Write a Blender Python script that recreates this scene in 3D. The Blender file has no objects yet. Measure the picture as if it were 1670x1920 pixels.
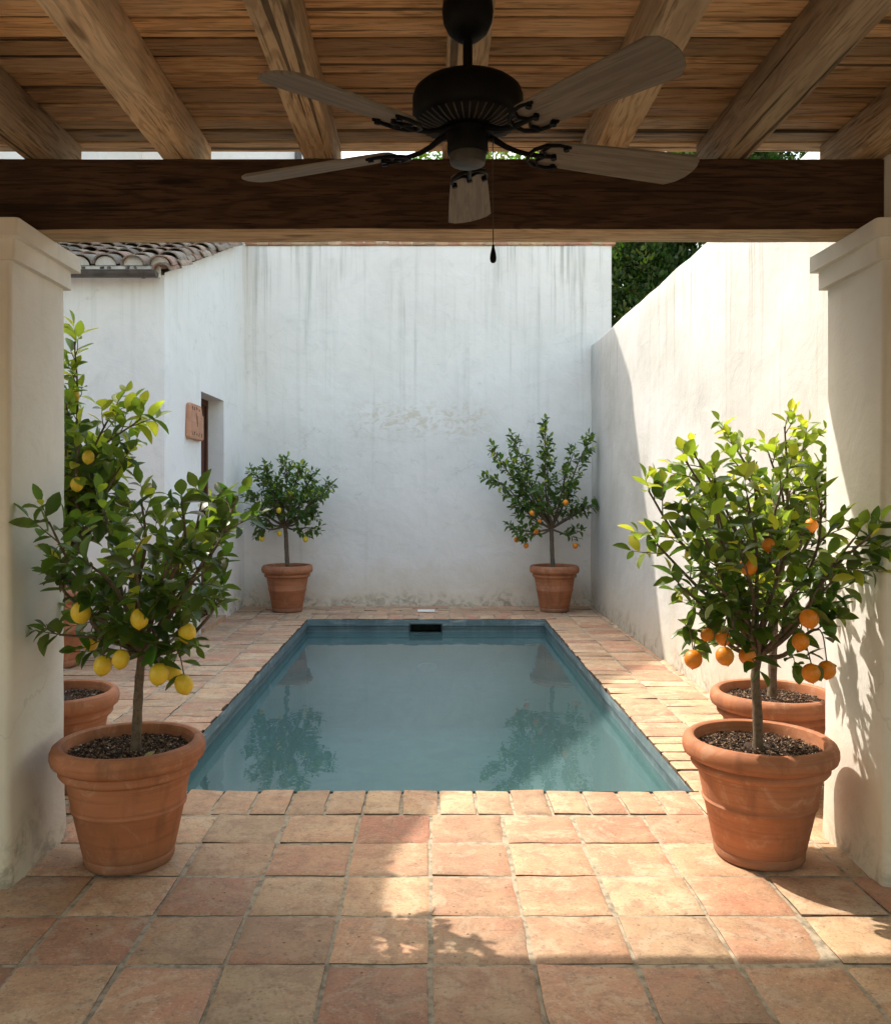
import bpy, math, random
from mathutils import Vector, Matrix, noise
R = math.radians
SC = bpy.context.scene
COL = SC.collection
random.seed(7)

# ------------------------------------------------------------------ camera, world, sun, exposure
FPX, VX, VY, CAMH = 1650.0, 807.0, 915.0, 1.5
cam_d = bpy.data.cameras.new('camera'); cam = bpy.data.objects.new('camera', cam_d); COL.objects.link(cam)
cam.location = (0, 0, CAMH); cam.rotation_euler = (R(90), 0, 0)
cam_d.sensor_fit = 'VERTICAL'; cam_d.sensor_height = 36.0; cam_d.lens = 36.0*FPX/1920.0
cam_d.shift_x = (835-VX)/1920.0; cam_d.shift_y = -(960-VY)/1920.0
cam_d.clip_start = 0.05; cam_d.clip_end = 3000
SC.camera = cam

SUNV = Vector((-1.0, 0.82, 1.6)).normalized()          # towards the sun
el = math.asin(SUNV.z); az = math.atan2(SUNV.x, SUNV.y)
w = bpy.data.worlds.new('World'); SC.world = w; w.use_nodes = True
wn = w.node_tree
bg = wn.nodes['Background']; bg.inputs['Strength'].default_value = 0.15
sky = wn.nodes.new('ShaderNodeTexSky'); sky.sky_type = 'NISHITA'; sky.sun_disc = False
sky.sun_elevation = el; sky.sun_rotation = az; sky.air_density = 2.4; sky.dust_density = 4.5; sky.ozone_density = 1.8
wn.links.new(sky.outputs[0], bg.inputs['Color'])
sl = bpy.data.lights.new('sun', 'SUN'); sl.energy = 2.0; sl.angle = R(0.5); sl.color = (1.0, 0.90, 0.78)
sun = bpy.data.objects.new('sun', sl); COL.objects.link(sun)
sun.rotation_euler = SUNV.to_track_quat('Z', 'Y').to_euler(); sun.location = (-6, 5, 12)
SC.view_settings.view_transform = 'Standard'; SC.view_settings.look = 'None'
SC.view_settings.exposure = 1.62; SC.view_settings.gamma = 1.0
SC.render.engine = 'CYCLES'
try:
    SC.cycles.max_bounces = 10; SC.cycles.diffuse_bounces = 6; SC.cycles.transparent_max_bounces = 12
    SC.cycles.caustics_reflective = False; SC.cycles.caustics_refractive = False
except Exception: pass

def W(px, py, Y):                                      # a point of the place at depth Y
    return Vector(((px-VX)*Y/FPX, Y, CAMH-(py-VY)*Y/FPX))

# ------------------------------------------------------------------ mesh builder
class MB:
    def __init__(s): s.v=[]; s.f=[]; s.c=[]; s.m=[]
    def add(s, vs, fs, col=(0.5,0.5,0.5), mi=0):
        o=len(s.v); s.v += [tuple(p) for p in vs]
        for f in fs: s.f.append([i+o for i in f]); s.c.append(col); s.m.append(mi)
    def box(s, a, b, col=(0.5,0.5,0.5), mi=0):
        (x0,y0,z0),(x1,y1,z1)=a,b
        v=[(x0,y0,z0),(x1,y0,z0),(x1,y1,z0),(x0,y1,z0),(x0,y0,z1),(x1,y0,z1),(x1,y1,z1),(x0,y1,z1)]
        s.add(v,[(0,3,2,1),(4,5,6,7),(0,1,5,4),(1,2,6,5),(2,3,7,6),(3,0,4,7)],col,mi)
    def quad(s,a,b,c,d,col=(0.5,0.5,0.5),mi=0): s.add([a,b,c,d],[(0,1,2,3)],col,mi)
    def rings(s, rings, col=(0.5,)*3, cap=True, mi=0):
        n=len(rings[0]); vs=[p for r in rings for p in r]; fs=[]
        for i in range(len(rings)-1):
            for j in range(n):
                k=(j+1)%n; fs.append((i*n+j,i*n+k,(i+1)*n+k,(i+1)*n+j))
        if cap:
            fs.append(tuple(range(n-1,-1,-1))); fs.append(tuple((len(rings)-1)*n+j for j in range(n)))
        s.add(vs,fs,col,mi)
    def tube(s, pts, rad, n=8, col=(0.5,)*3, mi=0):
        pts=[Vector(p) for p in pts]; L=len(pts)
        rs = rad if isinstance(rad,(list,tuple)) else [rad]*L
        d0=(pts[1]-pts[0]).normalized(); up=Vector((0,0,1)) if abs(d0.z)<0.9 else Vector((1,0,0))
        u=d0.cross(up).normalized(); out=[]
        for i,p in enumerate(pts):
            d=(pts[min(i+1,L-1)]-pts[max(i-1,0)]); d=d.normalized() if d.length>1e-9 else d0
            u=(u-d*u.dot(d)); u=u.normalized() if u.length>1e-6 else d.orthogonal().normalized()
            v=d.cross(u)
            out.append([p+(u*math.cos(a)+v*math.sin(a))*rs[i] for a in [2*math.pi*k/n for k in range(n)]])
        s.rings(out,col,True,mi)
    def lathe(s, prof, c=(0,0,0), n=48, col=(0.5,)*3, wob=0.0, mi=0):
        out=[]
        for (r,z) in prof:
            out.append([(c[0]+(r*(1+wob*math.sin(3*a+z*9)))*math.cos(a), c[1]+r*math.sin(a), c[2]+z) for a in [2*math.pi*k/n for k in range(n)]])
        s.rings(out,col,False,mi)
    def build(s, name, mats, parent=None, smooth=None, loc=None):
        me=bpy.data.meshes.new(name); me.from_pydata(s.v,[],s.f)
        a=me.color_attributes.new('tint','FLOAT_COLOR','CORNER')
        data=[]
        for f,c in zip(s.f,s.c): data += [c[0],c[1],c[2],1.0]*len(f)
        a.data.foreach_set('color',data)
        if not isinstance(mats,(list,tuple)): mats=[mats]
        for m in mats: me.materials.append(m)
        me.polygons.foreach_set('material_index', s.m)
        me.update()
        if smooth is not None:
            me.shade_smooth() if smooth>=180 else me.shade_smooth()
            if smooth<180:
                try: me.set_sharp_from_angle(angle=R(smooth))
                except Exception: pass
        o=bpy.data.objects.new(name,me); COL.objects.link(o)
        if parent is not None:
            o.parent=parent
            o.matrix_parent_inverse = Matrix.Translation(-Vector(parent.location)) if parent.parent is None else Matrix.Identity(4)
        return o
def tag(o, label=None, cat=None, group=None, kind=None):
    if label: o['label']=label
    if cat: o['category']=cat
    if group: o['group']=group
    if kind: o['kind']=kind
    return o
def thing(name, label, cat, loc=(0,0,0), group=None):
    o=bpy.data.objects.new(name,None); COL.objects.link(o); o.location=loc; o.empty_display_size=0.1
    return tag(o,label,cat,group)

# cross-section rectangle with chamfer swept along an axis, wobbling like hand-worked timber or plaster
def sweep(mb, axis, a0, a1, u0, u1, v0, v1, bev=0.01, seg=12, jit=0.003, seed=0, col=(0.5,)*3, fr=1.5, taper=None, cseg=2, mi=0):
    ring=[]
    def arc(cu,cv,t0):
        for k in range(cseg+1):
            t=t0+math.pi/2*k/cseg; ring.append((cu+bev*math.cos(t),cv+bev*math.sin(t)))
    def edge(p,q,n):
        for k in range(1,n): ring.append((p[0]+(q[0]-p[0])*k/n,p[1]+(q[1]-p[1])*k/n))
    arc(u1-bev,v1-bev,0); edge((u1-bev,v1),(u0+bev,v1),3)
    arc(u0+bev,v1-bev,math.pi/2); edge((u0,v1-bev),(u0,v0+bev),3)
    arc(u0+bev,v0+bev,math.pi); edge((u0+bev,v0),(u1-bev,v0),3)
    arc(u1-bev,v0+bev,1.5*math.pi); edge((u1,v0+bev),(u1,v1-bev),3)
    cu,cv=(u0+u1)/2,(v0+v1)/2; out=[]
    for i in range(seg+1):
        t=i/seg; a=a0+(a1-a0)*t; r=[]
        for (u,v) in ring:
            n1=noise.noise(Vector((u*fr*2+seed,v*fr*2,a*fr))); n2=noise.noise(Vector((u*fr*2,v*fr*2+seed+9.1,a*fr)))
            n3=noise.noise(Vector((u*9+seed,v*9,a*9)))*0.35
            k=taper(t) if taper else 1.0
            uu=cu+(u-cu)*k+(n1+n3)*jit; vv=cv+(v-cv)*k+(n2+n3)*jit
            r.append({'x':(a,uu,vv),'y':(uu,a,vv),'z':(uu,vv,a)}[axis])
        out.append(r)
    if axis=='y': out=[list(reversed(r)) for r in out]
    mb.rings(out,col,True,mi)

# ------------------------------------------------------------------ node helpers
class NT:
    def __init__(s,name):
        s.m=bpy.data.materials.new(name); s.m.use_nodes=True; s.t=s.m.node_tree
        s.b=s.t.nodes['Principled BSDF']; s.out=s.t.nodes['Material Output']
        s.geo=s.t.nodes.new('ShaderNodeNewGeometry'); s.pos=s.geo.outputs['Position']
    def n(s,ty,**k):
        o=s.t.nodes.new(ty)
        for a,b in k.items(): setattr(o,a,b)
        return o
    def l(s,a,b): s.t.links.new(a,b)
    def put(s,sock,val):
        if hasattr(val,'links') or hasattr(val,'is_output'): s.l(val,sock)
        else: sock.default_value = (tuple(val)+(1.0,) if isinstance(val,(tuple,list)) and len(val)==3 and len(sock.default_value)==4 else val)
    def mapv(s,vec,scale,off=(0,0,0)):
        m=s.n('ShaderNodeMapping'); s.l(vec,m.inputs['Vector']); m.inputs['Scale'].default_value=scale; m.inputs['Location'].default_value=off
        return m.outputs[0]
    def noise(s,vec,scale=5,detail=4,rough=0.55,dist=0.0):
        o=s.n('ShaderNodeTexNoise'); s.l(vec,o.inputs['Vector']); o.inputs['Scale'].default_value=scale
        o.inputs['Detail'].default_value=detail; o.inputs['Roughness'].default_value=rough; o.inputs['Distortion'].default_value=dist
        return o.outputs['Fac']
    def voro(s,vec,scale=5,feat='F1'):
        o=s.n('ShaderNodeTexVoronoi'); o.feature=feat; s.l(vec,o.inputs['Vector']); o.inputs['Scale'].default_value=scale
        return o.outputs['Distance']
    def ramp(s,fac,a,b,lo=0.0,hi=1.0):                       # smooth map range
        o=s.n('ShaderNodeMapRange'); o.interpolation_type='SMOOTHSTEP'; s.put(o.inputs['Value'],fac)
        o.inputs['From Min'].default_value=a; o.inputs['From Max'].default_value=b
        o.inputs['To Min'].default_value=lo; o.inputs['To Max'].default_value=hi
        return o.outputs[0]
    def math(s,op,a,b=0.0):
        o=s.n('ShaderNodeMath'); o.operation=op; s.put(o.inputs[0],a); s.put(o.inputs[1],b); return o.outputs[0]
    def mul(s,*a):
        r=a[0]
        for x in a[1:]: r=s.math('MULTIPLY',r,x)
        return r
    def mix(s,f,a,b,mode='MIX'):
        o=s.n('ShaderNodeMix'); o.data_type='RGBA'; o.blend_type=mode
        s.put(o.inputs[0],f); s.put(o.inputs[6],a); s.put(o.inputs[7],b); return o.outputs[2]
    def sep(s,vec):
        o=s.n('ShaderNodeSeparateXYZ'); s.l(vec,o.inputs[0]); return o.outputs
    def attr(s):
        o=s.n('ShaderNodeVertexColor'); o.layer_name='tint'; return o.outputs[0]
    def bump(s,h,strength=0.3,dist=0.01,nrm=None):
        o=s.n('ShaderNodeBump'); s.l(h,o.inputs['Height']); o.inputs['Strength'].default_value=strength; o.inputs['Distance'].default_value=dist
        if nrm is not None: s.l(nrm,o.inputs['Normal'])
        return o.outputs[0]
    def done(s,col,rough=0.8,nrm=None,spec=0.3,**k):
        s.put(s.b.inputs['Base Color'],col); s.put(s.b.inputs['Roughness'],rough); s.b.inputs['Specular IOR Level'].default_value=spec
        if nrm is not None: s.l(nrm,s.b.inputs['Normal'])
        for a,b in k.items(): s.put(s.b.inputs[a.replace('_',' ')],b)
        return s.m

def stucco(name, base=(0.85,0.83,0.81), dim=(0.77,0.75,0.73), top=4.6, streak=0.6, slen=1.6, patch=False, damp=0.45, bstr=0.5, ylow=0.0, grime=0.35):
    t=NT(name); p=t.pos; xyz=t.sep(p)
    big=t.noise(p,0.9,5,0.6,0.4); mid=t.noise(p,3.5,6,0.62,0.6); fine=t.noise(p,60,4,0.6)
    c=t.mix(t.ramp(big,0.35,0.7),base,dim)
    c=t.mix(t.mul(t.ramp(mid,0.5,0.75),0.5),c,tuple(x*0.86 for x in base))
    # trowel marks, long and faint
    tr=t.noise(t.mapv(p,(1.2,1.2,1.8)),2.4,5,0.6,1.6)
    c=t.mix(t.mul(t.ramp(tr,0.55,0.7),0.22),c,(0.60,0.59,0.55))
    # rain streaks that start at the top edge
    sv=t.mapv(p,(7.0,7.0,0.22)); s1=t.noise(sv,1.6,5,0.65,0.3); s2=t.noise(t.mapv(p,(22,22,0.5)),1.0,3,0.6)
    wob=t.noise(t.mapv(p,(5,5,0.0)),1.0,3); brk=t.ramp(t.noise(t.mapv(p,(0.9,0.9,0.25),(3,1,2)),1.0,4,0.6),0.40,0.62)
    zz=t.math('ADD',xyz[2],t.mul(wob,1.1*slen))
    fade=t.ramp(zz,top-slen+0.3*slen,top+0.5*slen)
    sm=t.mul(t.ramp(s1,0.46,0.72),fade,brk,streak)
    sm2=t.mul(t.ramp(s2,0.52,0.70),t.ramp(zz,top-0.1*slen,top+0.55*slen),brk,streak*0.8)
    c=t.mix(sm,c,(0.48,0.48,0.45)); c=t.mix(sm2,c,(0.30,0.30,0.26))
    # faint streaks all the way down
    c=t.mix(t.mul(t.ramp(s1,0.55,0.8),0.35*streak),c,(0.55,0.53,0.48))
    # damp, ochre and grime by the ground
    dn=t.noise(p,2.6,5,0.65,0.5)
    zb=t.math('SUBTRACT',t.math('SUBTRACT',xyz[2],ylow),t.mul(dn,0.75))
    c=t.mix(t.mul(t.ramp(zb,-0.38,0.35,1.0,0.0),damp),c,(0.62,0.53,0.37))
    g=t.noise(p,9,6,0.7,0.8)
    c=t.mix(t.mul(t.ramp(zb,-0.42,-0.12,1.0,0.0),t.ramp(g,0.42,0.62),0.75),c,(0.24,0.21,0.16))
    # scattered flecks
    fl=t.noise(p,17,5,0.75,0.3)
    c=t.mix(t.mul(t.ramp(fl,0.66,0.76),grime),c,(0.40,0.37,0.31))
    if patch:
        dx=t.math('ABSOLUTE',t.math('ADD',xyz[0],0.10)); dz=t.math('ABSOLUTE',t.math('ADD',xyz[2],-2.36))
        pm=t.mul(t.ramp(dx,0.55,1.1,1,0),t.ramp(dz,0.08,0.34,1,0))
        pn=t.noise(t.mapv(p,(1.3,1,2.2)),5.5,6,0.72,1.0)
        c=t.mix(t.mul(pm,t.ramp(pn,0.46,0.62),0.6),c,(0.62,0.53,0.40))
        c=t.mix(t.mul(pm,t.ramp(pn,0.60,0.70),0.25),c,(0.74,0.72,0.66))
    ck=t.n('ShaderNodeTexVoronoi'); ck.feature='DISTANCE_TO_EDGE'; wp=t.n('ShaderNodeVectorMath',operation='MULTIPLY_ADD'); nn=t.n('ShaderNodeTexNoise'); t.l(p,nn.inputs['Vector']); nn.inputs['Scale'].default_value=2.5; nn.inputs['Detail'].default_value=5; t.l(nn.outputs['Color'],wp.inputs[0]); wp.inputs[1].default_value=(0.9,0.9,0.9); t.l(p,wp.inputs[2]); t.l(wp.outputs[0],ck.inputs['Vector']); ck.inputs['Scale'].default_value=0.75
    cm=t.mul(t.ramp(ck.outputs['Distance'],0.0015,0.005,1,0),t.ramp(t.noise(p,0.8,3,0.5),0.50,0.58)); c=t.mix(t.mul(cm,0.2),c,(0.33,0.30,0.25))
    h=t.math('ADD',t.mul(mid,1.0),t.math('ADD',t.mul(tr,0.35),t.mul(fine,0.10)))
    lump=t.noise(p,1.6,3,0.5)
    nrm=t.bump(t.math('ADD',h,t.mul(lump,2.0)),bstr,0.02)
    return t.done(c,0.9,nrm,0.2)

def wood(name, axis, c1, c2, c3, tint=True, sc=1.0, grey=0.0):
    t=NT(name); a=t.attr() ; off=t.n('ShaderNodeVectorMath',operation='MULTIPLY_ADD')
    t.l(a,off.inputs[0]); off.inputs[1].default_value=(13,17,11); t.l(t.pos,off.inputs[2]); p=off.outputs[0]
    k={'x':(1.9,17,17),'y':(17,1.9,17),'z':(17,17,1.9)}[axis]; k2={'x':(7,110,110),'y':(110,7,110),'z':(110,110,7)}[axis]
    wv=t.n('ShaderNodeTexNoise'); t.l(t.mapv(p,tuple(q*sc*0.5 for q in k)),wv.inputs['Vector']); wv.inputs['Scale'].default_value=1.0; wv.inputs['Detail'].default_value=2; wv.inputs['Distortion'].default_value=0.35
    ring=t.math('SINE',t.mul(wv.outputs['Fac'],62.0))
    g=t.noise(t.mapv(p,tuple(q*sc for q in k)),1.0,6,0.65,0.8); f=t.noise(t.mapv(p,tuple(q*sc for q in k2)),1.0,3,0.6)
    blot=t.noise(p,2.3,4,0.6)
    c=t.mix(t.ramp(g,0.35,0.65),c1,c2); c=t.mix(t.mul(t.ramp(ring,0.1,1.0),0.6),c,c3)
    c=t.mix(t.mul(t.ramp(f,0.52,0.66),0.7),c,tuple(x*0.35 for x in c3)); c=t.mix(t.mul(t.ramp(blot,0.45,0.7),0.4),c,tuple(x*0.6 for x in c2))
    if grey: c=t.mix(t.mul(t.ramp(t.noise(p,1.1,4,0.6),0.4,0.65),grey),c,(0.50,0.45,0.37))
    # knots
    vk=t.n('ShaderNodeTexVoronoi'); t.l(t.mapv(p,{'x':(1.6,7,7),'y':(7,1.6,7),'z':(7,7,1.6)}[axis]),vk.inputs['Vector']); vk.inputs['Scale'].default_value=1.0
    c=t.mix(t.mul(t.ramp(vk.outputs['Distance'],0.06,0.15,1,0),0.7),c,tuple(x*0.3 for x in c3))
    if tint:
        br=t.sep(a)[0]; c=t.mix(1.0,c,t.mix(br,(0.55,0.53,0.51),(1.25,1.18,1.08)),'MULTIPLY')
    # cracks
    cr=t.noise(t.mapv(p,{'x':(0.5,24,24),'y':(24,0.5,24),'z':(24,24,0.5)}[axis]),1.0,2,0.5,0.2)
    crm=t.ramp(cr,0.64,0.67); c=t.mix(t.mul(crm,0.75),c,(0.02,0.013,0.008))
    h=t.math('ADD',t.mul(g,0.8),t.math('ADD',t.mul(f,0.4),t.mul(crm,-1.2)))
    return t.done(c,0.78,t.bump(h,0.8,0.008),0.25)

def tile_mat(name):
    t=NT(name); a=t.attr(); p=t.pos; ch=t.sep(a)
    ramp=t.n('ShaderNodeValToRGB'); e=ramp.color_ramp.elements
    cols=[(0.0,(0.47,0.215,0.135)),(0.2,(0.52,0.27,0.17)),(0.42,(0.53,0.32,0.195)),(0.65,(0.54,0.36,0.22)),(0.85,(0.56,0.40,0.25)),(1.0,(0.50,0.36,0.22))]
    e[0].position=0; e[0].color=cols[0][1]+(1,); e[1].position=1; e[1].color=cols[-1][1]+(1,)
    for q,c in cols[1:-1]:
        x=ramp.color_ramp.elements.new(q); x.color=c+(1,)
    off=t.n('ShaderNodeVectorMath',operation='MULTIPLY_ADD'); t.l(a,off.inputs[0]); off.inputs[1].default_value=(7,5,9); t.l(p,off.inputs[2]); q=off.outputs[0]
    bn=t.noise(q,3.2,5,0.6,0.8)
    t.l(t.math('ADD',ch[0],t.mul(t.math('SUBTRACT',bn,0.5),1.5)),ramp.inputs[0]); c=ramp.outputs[0]
    m=t.noise(q,9,6,0.7,0.6); c=t.mix(t.mul(t.ramp(m,0.45,0.62),0.6),c,(0.35,0.215,0.14))
    w=t.noise(q,4.6,6,0.7,1.5); c=t.mix(t.mul(t.ramp(w,0.50,0.62),0.5),c,(0.62,0.49,0.36))
    bru=t.noise(t.mapv(q,(3,14,3)),1.5,4,0.6,0.5); c=t.mix(t.mul(t.ramp(bru,0.56,0.74),0.3),c,(0.62,0.50,0.36))
    gr=t.noise(p,1.3,5,0.7,0.7); c=t.mix(t.mul(t.ramp(gr,0.48,0.68),0.38),c,(0.31,0.23,0.16)); em=t.noise(q,26,5,0.75,0.6); c=t.mix(t.mul(t.ramp(em,0.53,0.66),0.55),c,(0.25,0.155,0.105))
    pit=t.voro(t.mapv(q,(1,1,0.2)),34); pr=t.noise(q,12,3)
    pm=t.mul(t.ramp(pit,0.10,0.22,1,0),t.ramp(pr,0.56,0.64)); c=t.mix(t.mul(pm,0.8),c,(0.10,0.065,0.04))
    sp=t.noise(q,95,3,0.7); c=t.mix(t.mul(t.ramp(sp,0.56,0.70),0.6),c,(0.20,0.115,0.07)); c=t.mix(t.mul(t.ramp(sp,0.44,0.32),0.5),c,(0.66,0.50,0.36)); sc=t.noise(t.mapv(q,(4,26,4)),2.2,5,0.7,0.6); c=t.mix(t.mul(t.ramp(sc,0.58,0.70),0.45),c,(0.24,0.15,0.10))
    c=t.mix(1.0,c,t.mix(ch[1],(0.80,0.78,0.76),(1.12,1.10,1.06)),'MULTIPLY')
    h=t.math('ADD',t.mul(bn,1.2),t.math('ADD',t.mul(m,0.5),t.mul(pm,-1.0)))
    return t.done(c,t.ramp(w,0.35,0.7,0.62,0.82),t.bump(t.math('ADD',h,t.mul(sp,0.12)),0.45,0.006),0.35)

def terracotta(name, base=(0.44,0.175,0.085), dark=(0.20,0.085,0.05), pale=(0.58,0.37,0.25), wh=0.35):
    t=NT(name); p=t.pos; ob=t.n('ShaderNodeTexCoord').outputs['Object']; oi=p
    a=t.noise(oi,4,6,0.65,0.7); b=t.noise(t.mapv(oi,(2,2,14)),1.5,4,0.6,0.4); f=t.noise(oi,70,3,0.6)
    c=t.mix(t.ramp(a,0.35,0.68),base,tuple(x*0.78 for x in base)); c=t.mix(t.mul(t.ramp(b,0.45,0.7),0.35),c,tuple(x*1.18 for x in base))
    wn_=t.noise(oi,6.5,7,0.75,1.8); c=t.mix(t.mul(t.ramp(wn_,0.50,0.68),wh),c,pale); c=t.mix(t.mul(t.ramp(t.noise(t.mapv(oi,(9,9,1.3)),1.0,5,0.65),0.50,0.68),0.5),c,dark); c=t.mix(t.mul(t.ramp(t.noise(t.mapv(oi,(1.5,1.5,60)),1.0,3,0.6),0.52,0.62),0.3),c,dark)
    z=t.sep(ob)[2]
    zz=t.math('ADD',z,t.mul(t.math('SUBTRACT',a,0.5),0.18))
    c=t.mix(t.mul(t.ramp(zz,0.0,0.10,1,0),0.55),c,(0.16,0.10,0.065))
    c=t.mix(t.mul(t.ramp(t.noise(oi,14,5,0.75,0.4),0.62,0.74),0.35),c,dark)
    h=t.math('ADD',t.mul(b,0.5),t.mul(f,0.15))
    return t.done(c,0.72,t.bump(t.math('ADD',h,t.mul(a,0.5)),0.35,0.006),0.3)

def leafmat(name):
    t=NT(name); a=t.attr(); p=t.pos
    nz=t.noise(p,30,3,0.6); c=t.mix(t.mul(t.ramp(nz,0.4,0.7),0.25),a,t.mix(1.0,a,(0.6,0.65,0.5),'MULTIPLY'))
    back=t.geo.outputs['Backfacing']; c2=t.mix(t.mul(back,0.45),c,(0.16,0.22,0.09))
    t.done(c2,0.36,t.bump(nz,0.2,0.003),0.5)
    tr=t.n('ShaderNodeBsdfTranslucent'); t.l(t.mix(1.0,c,(2.1,1.95,0.75),'MULTIPLY'),tr.inputs['Color'])
    mx=t.n('ShaderNodeMixShader'); mx.inputs[0].default_value=0.46
    t.l(t.b.outputs[0],mx.inputs[1]); t.l(tr.outputs[0],mx.inputs[2]); t.l(mx.outputs[0],t.out.inputs['Surface'])
    return t.m

def simple(name,col,rough=0.6,metal=0.0,nscale=20,namt=0.3,bs=0.2,spec=0.4,tint=False):
    t=NT(name); n1=t.noise(t.pos,nscale,4,0.6); base=t.attr() if tint else col
    dk=t.mix(1.0,base,(1-namt,)*3,'MULTIPLY')
    return t.done(t.mix(t.ramp(n1,0.4,0.7),base,dk),rough,t.bump(n1,bs,0.004),spec,Metallic=metal)

M={}
M['gapshade']=simple('gap_shade_black',(0.012,0.01,0.008),0.9)  # near-black sheet above the ceiling boards: shade of the gaps put into colour
M['backwall']=stucco('lime_plaster_back',base=(0.86,0.825,0.80),dim=(0.79,0.755,0.725),top=4.6,streak=0.8,slen=2.3,patch=True,damp=0.6)
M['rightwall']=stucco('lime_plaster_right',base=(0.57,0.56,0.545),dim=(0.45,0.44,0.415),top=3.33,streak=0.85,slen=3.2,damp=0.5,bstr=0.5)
M['wing']=stucco('lime_plaster_wing',base=(0.87,0.84,0.82),dim=(0.81,0.78,0.76),top=4.3,streak=0.5,slen=1.8,damp=0.3,bstr=0.4)
M['house']=stucco('lime_plaster_house',base=(0.86,0.82,0.79),dim=(0.82,0.77,0.73),top=9,streak=0.3,damp=0.2)
M['pillar']=stucco('cream_plaster_pillar',base=(0.83,0.805,0.76),dim=(0.72,0.695,0.645),top=2.5,streak=0.15,slen=1.0,damp=0.6,bstr=0.4,grime=0.55)
M['inner']=stucco('cream_plaster_porch',base=(0.78,0.74,0.66),dim=(0.70,0.66,0.58),top=4,streak=0.1,damp=0.3)
M['joist']=wood('weathered_timber','y',(0.68,0.52,0.35),(0.52,0.38,0.245),(0.33,0.22,0.13),grey=0.4)
M['board']=wood('pine_boards','x',(0.72,0.49,0.28),(0.61,0.39,0.21),(0.42,0.25,0.125),grey=0.3)
M['header']=wood('shaded_header_timber','x',(0.09,0.047,0.026),(0.062,0.032,0.017),(0.032,0.015,0.009),tint=False)  # header sides: porch shade put into the dark colour
M['headlow']=wood('lit_header_timber','x',(0.58,0.44,0.28),(0.50,0.36,0.22),(0.34,0.22,0.13),tint=False)  # header underside: light bounced off the floor put into the pale colour
M['blade']=wood('weathered_blade_wood','y',(0.20,0.17,0.135),(0.15,0.125,0.10),(0.09,0.07,0.055),tint=False,sc=0.9)
M['tile']=tile_mat('terracotta_floor_tile')
M['grout']=simple('sandy_grout',(0.44,0.37,0.27),0.95,nscale=30,namt=0.5,bs=0.8)
M['pot']=terracotta('terracotta_pot',wh=0.38); M['tedge']=simple('shaded_tile_edge',(0.20,0.135,0.09),0.95,nscale=25,namt=0.6)  # tile sides: shadow line along the joints put into the dark colour
M['soil']=simple('potting_soil',(0.05,0.03,0.02),0.95,nscale=60,namt=0.4,bs=0.8,tint=True)
M['leaf']=leafmat('citrus_leaf')
M['bark']=simple('citrus_bark',(0.16,0.12,0.085),0.85,nscale=50,namt=0.45,bs=0.6)
M['lemon']=simple('lemon_skin',(0.78,0.55,0.04),0.42,nscale=140,namt=0.10,bs=0.35,spec=0.5)
M['orange']=simple('orange_skin',(0.80,0.26,0.015),0.42,nscale=150,namt=0.12,bs=0.35,spec=0.5)
M['iron']=simple('bronze_black_metal',(0.003,0.0027,0.0025),0.55,metal=0.0,nscale=30,namt=0.3,bs=0.1,spec=0.12)
M['capm']=simple('dull_grey_metal',(0.055,0.05,0.045),0.5,metal=0.3,nscale=30)
M['gutter']=simple('zinc_gutter_metal',(0.13,0.11,0.10),0.5,metal=0.4,nscale=12,namt=0.35)
M['doorw']=wood('door_wood','z',(0.13,0.05,0.028),(0.095,0.036,0.02),(0.05,0.02,0.012),tint=False)
M['plaque']=terracotta('clay_plaque',(0.56,0.28,0.17),(0.4,0.17,0.1),(0.62,0.42,0.3),0.4)
M['mark']=simple('dark_engraving',(0.12,0.05,0.03),0.9)
M['white']=simple('white_plastic',(0.85,0.84,0.78),0.5,namt=0.15)
M['black']=simple('dark_void',(0.035,0.06,0.065),0.8)
M['ground']=simple('dry_earth',(0.22,0.17,0.11),0.95,nscale=2,namt=0.4)
t=NT('old_roof_tile'); oa=t.attr(); g=t.noise(t.pos,14,6,0.75,0.6); g2=t.noise(t.pos,45,4,0.7)
c=t.mix(t.mul(t.ramp(g,0.42,0.62),0.75),oa,(0.16,0.135,0.115)); c=t.mix(t.mul(t.ramp(g2,0.55,0.7),0.55),c,(0.46,0.40,0.32))
M['rooftile']=t.done(c,0.92,t.bump(t.math('ADD',g,g2),0.9,0.012),0.2)
t=NT('pool_plaster'); x=t.sep(t.pos); a=t.noise(t.pos,3,6,0.7,0.8); s=t.noise(t.mapv(t.pos,(14,14,1.5)),1.0,5,0.65); al=t.noise(t.mapv(t.pos,(2.5,2.5,28)),1,5,0.7,0.5)
c=t.mix(t.ramp(a,0.35,0.7),(0.17,0.235,0.26),(0.105,0.155,0.175))
c=t.mix(t.mul(t.ramp(s,0.5,0.7),0.35),c,(0.30,0.37,0.38)); c=t.mix(t.mul(t.ramp(al,0.52,0.68),t.ramp(x[2],-0.10,-0.05),0.8),c,(0.42,0.46,0.46))
c=t.mix(t.mul(t.ramp(x[2],-0.30,-0.245,1,0),0.0),c,(0.1,0.2,0.2)); 
wl=t.mul(t.ramp(t.math('ABSOLUTE',t.math('ADD',x[2],0.118)),0.0,0.03,1,0),t.ramp(al,0.4,0.6)); c=t.mix(t.mul(wl,0.6),c,(0.05,0.08,0.085))
c=t.mix(t.ramp(x[2],-0.20,-0.13,0,1),t.mix(t.ramp(a,0.35,0.7),(0.24,0.54,0.50),(0.17,0.41,0.40)),c)
M['poolwall']=t.done(c,0.6,t.bump(t.math('ADD',a,al),0.5,0.01),0.35)
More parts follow.
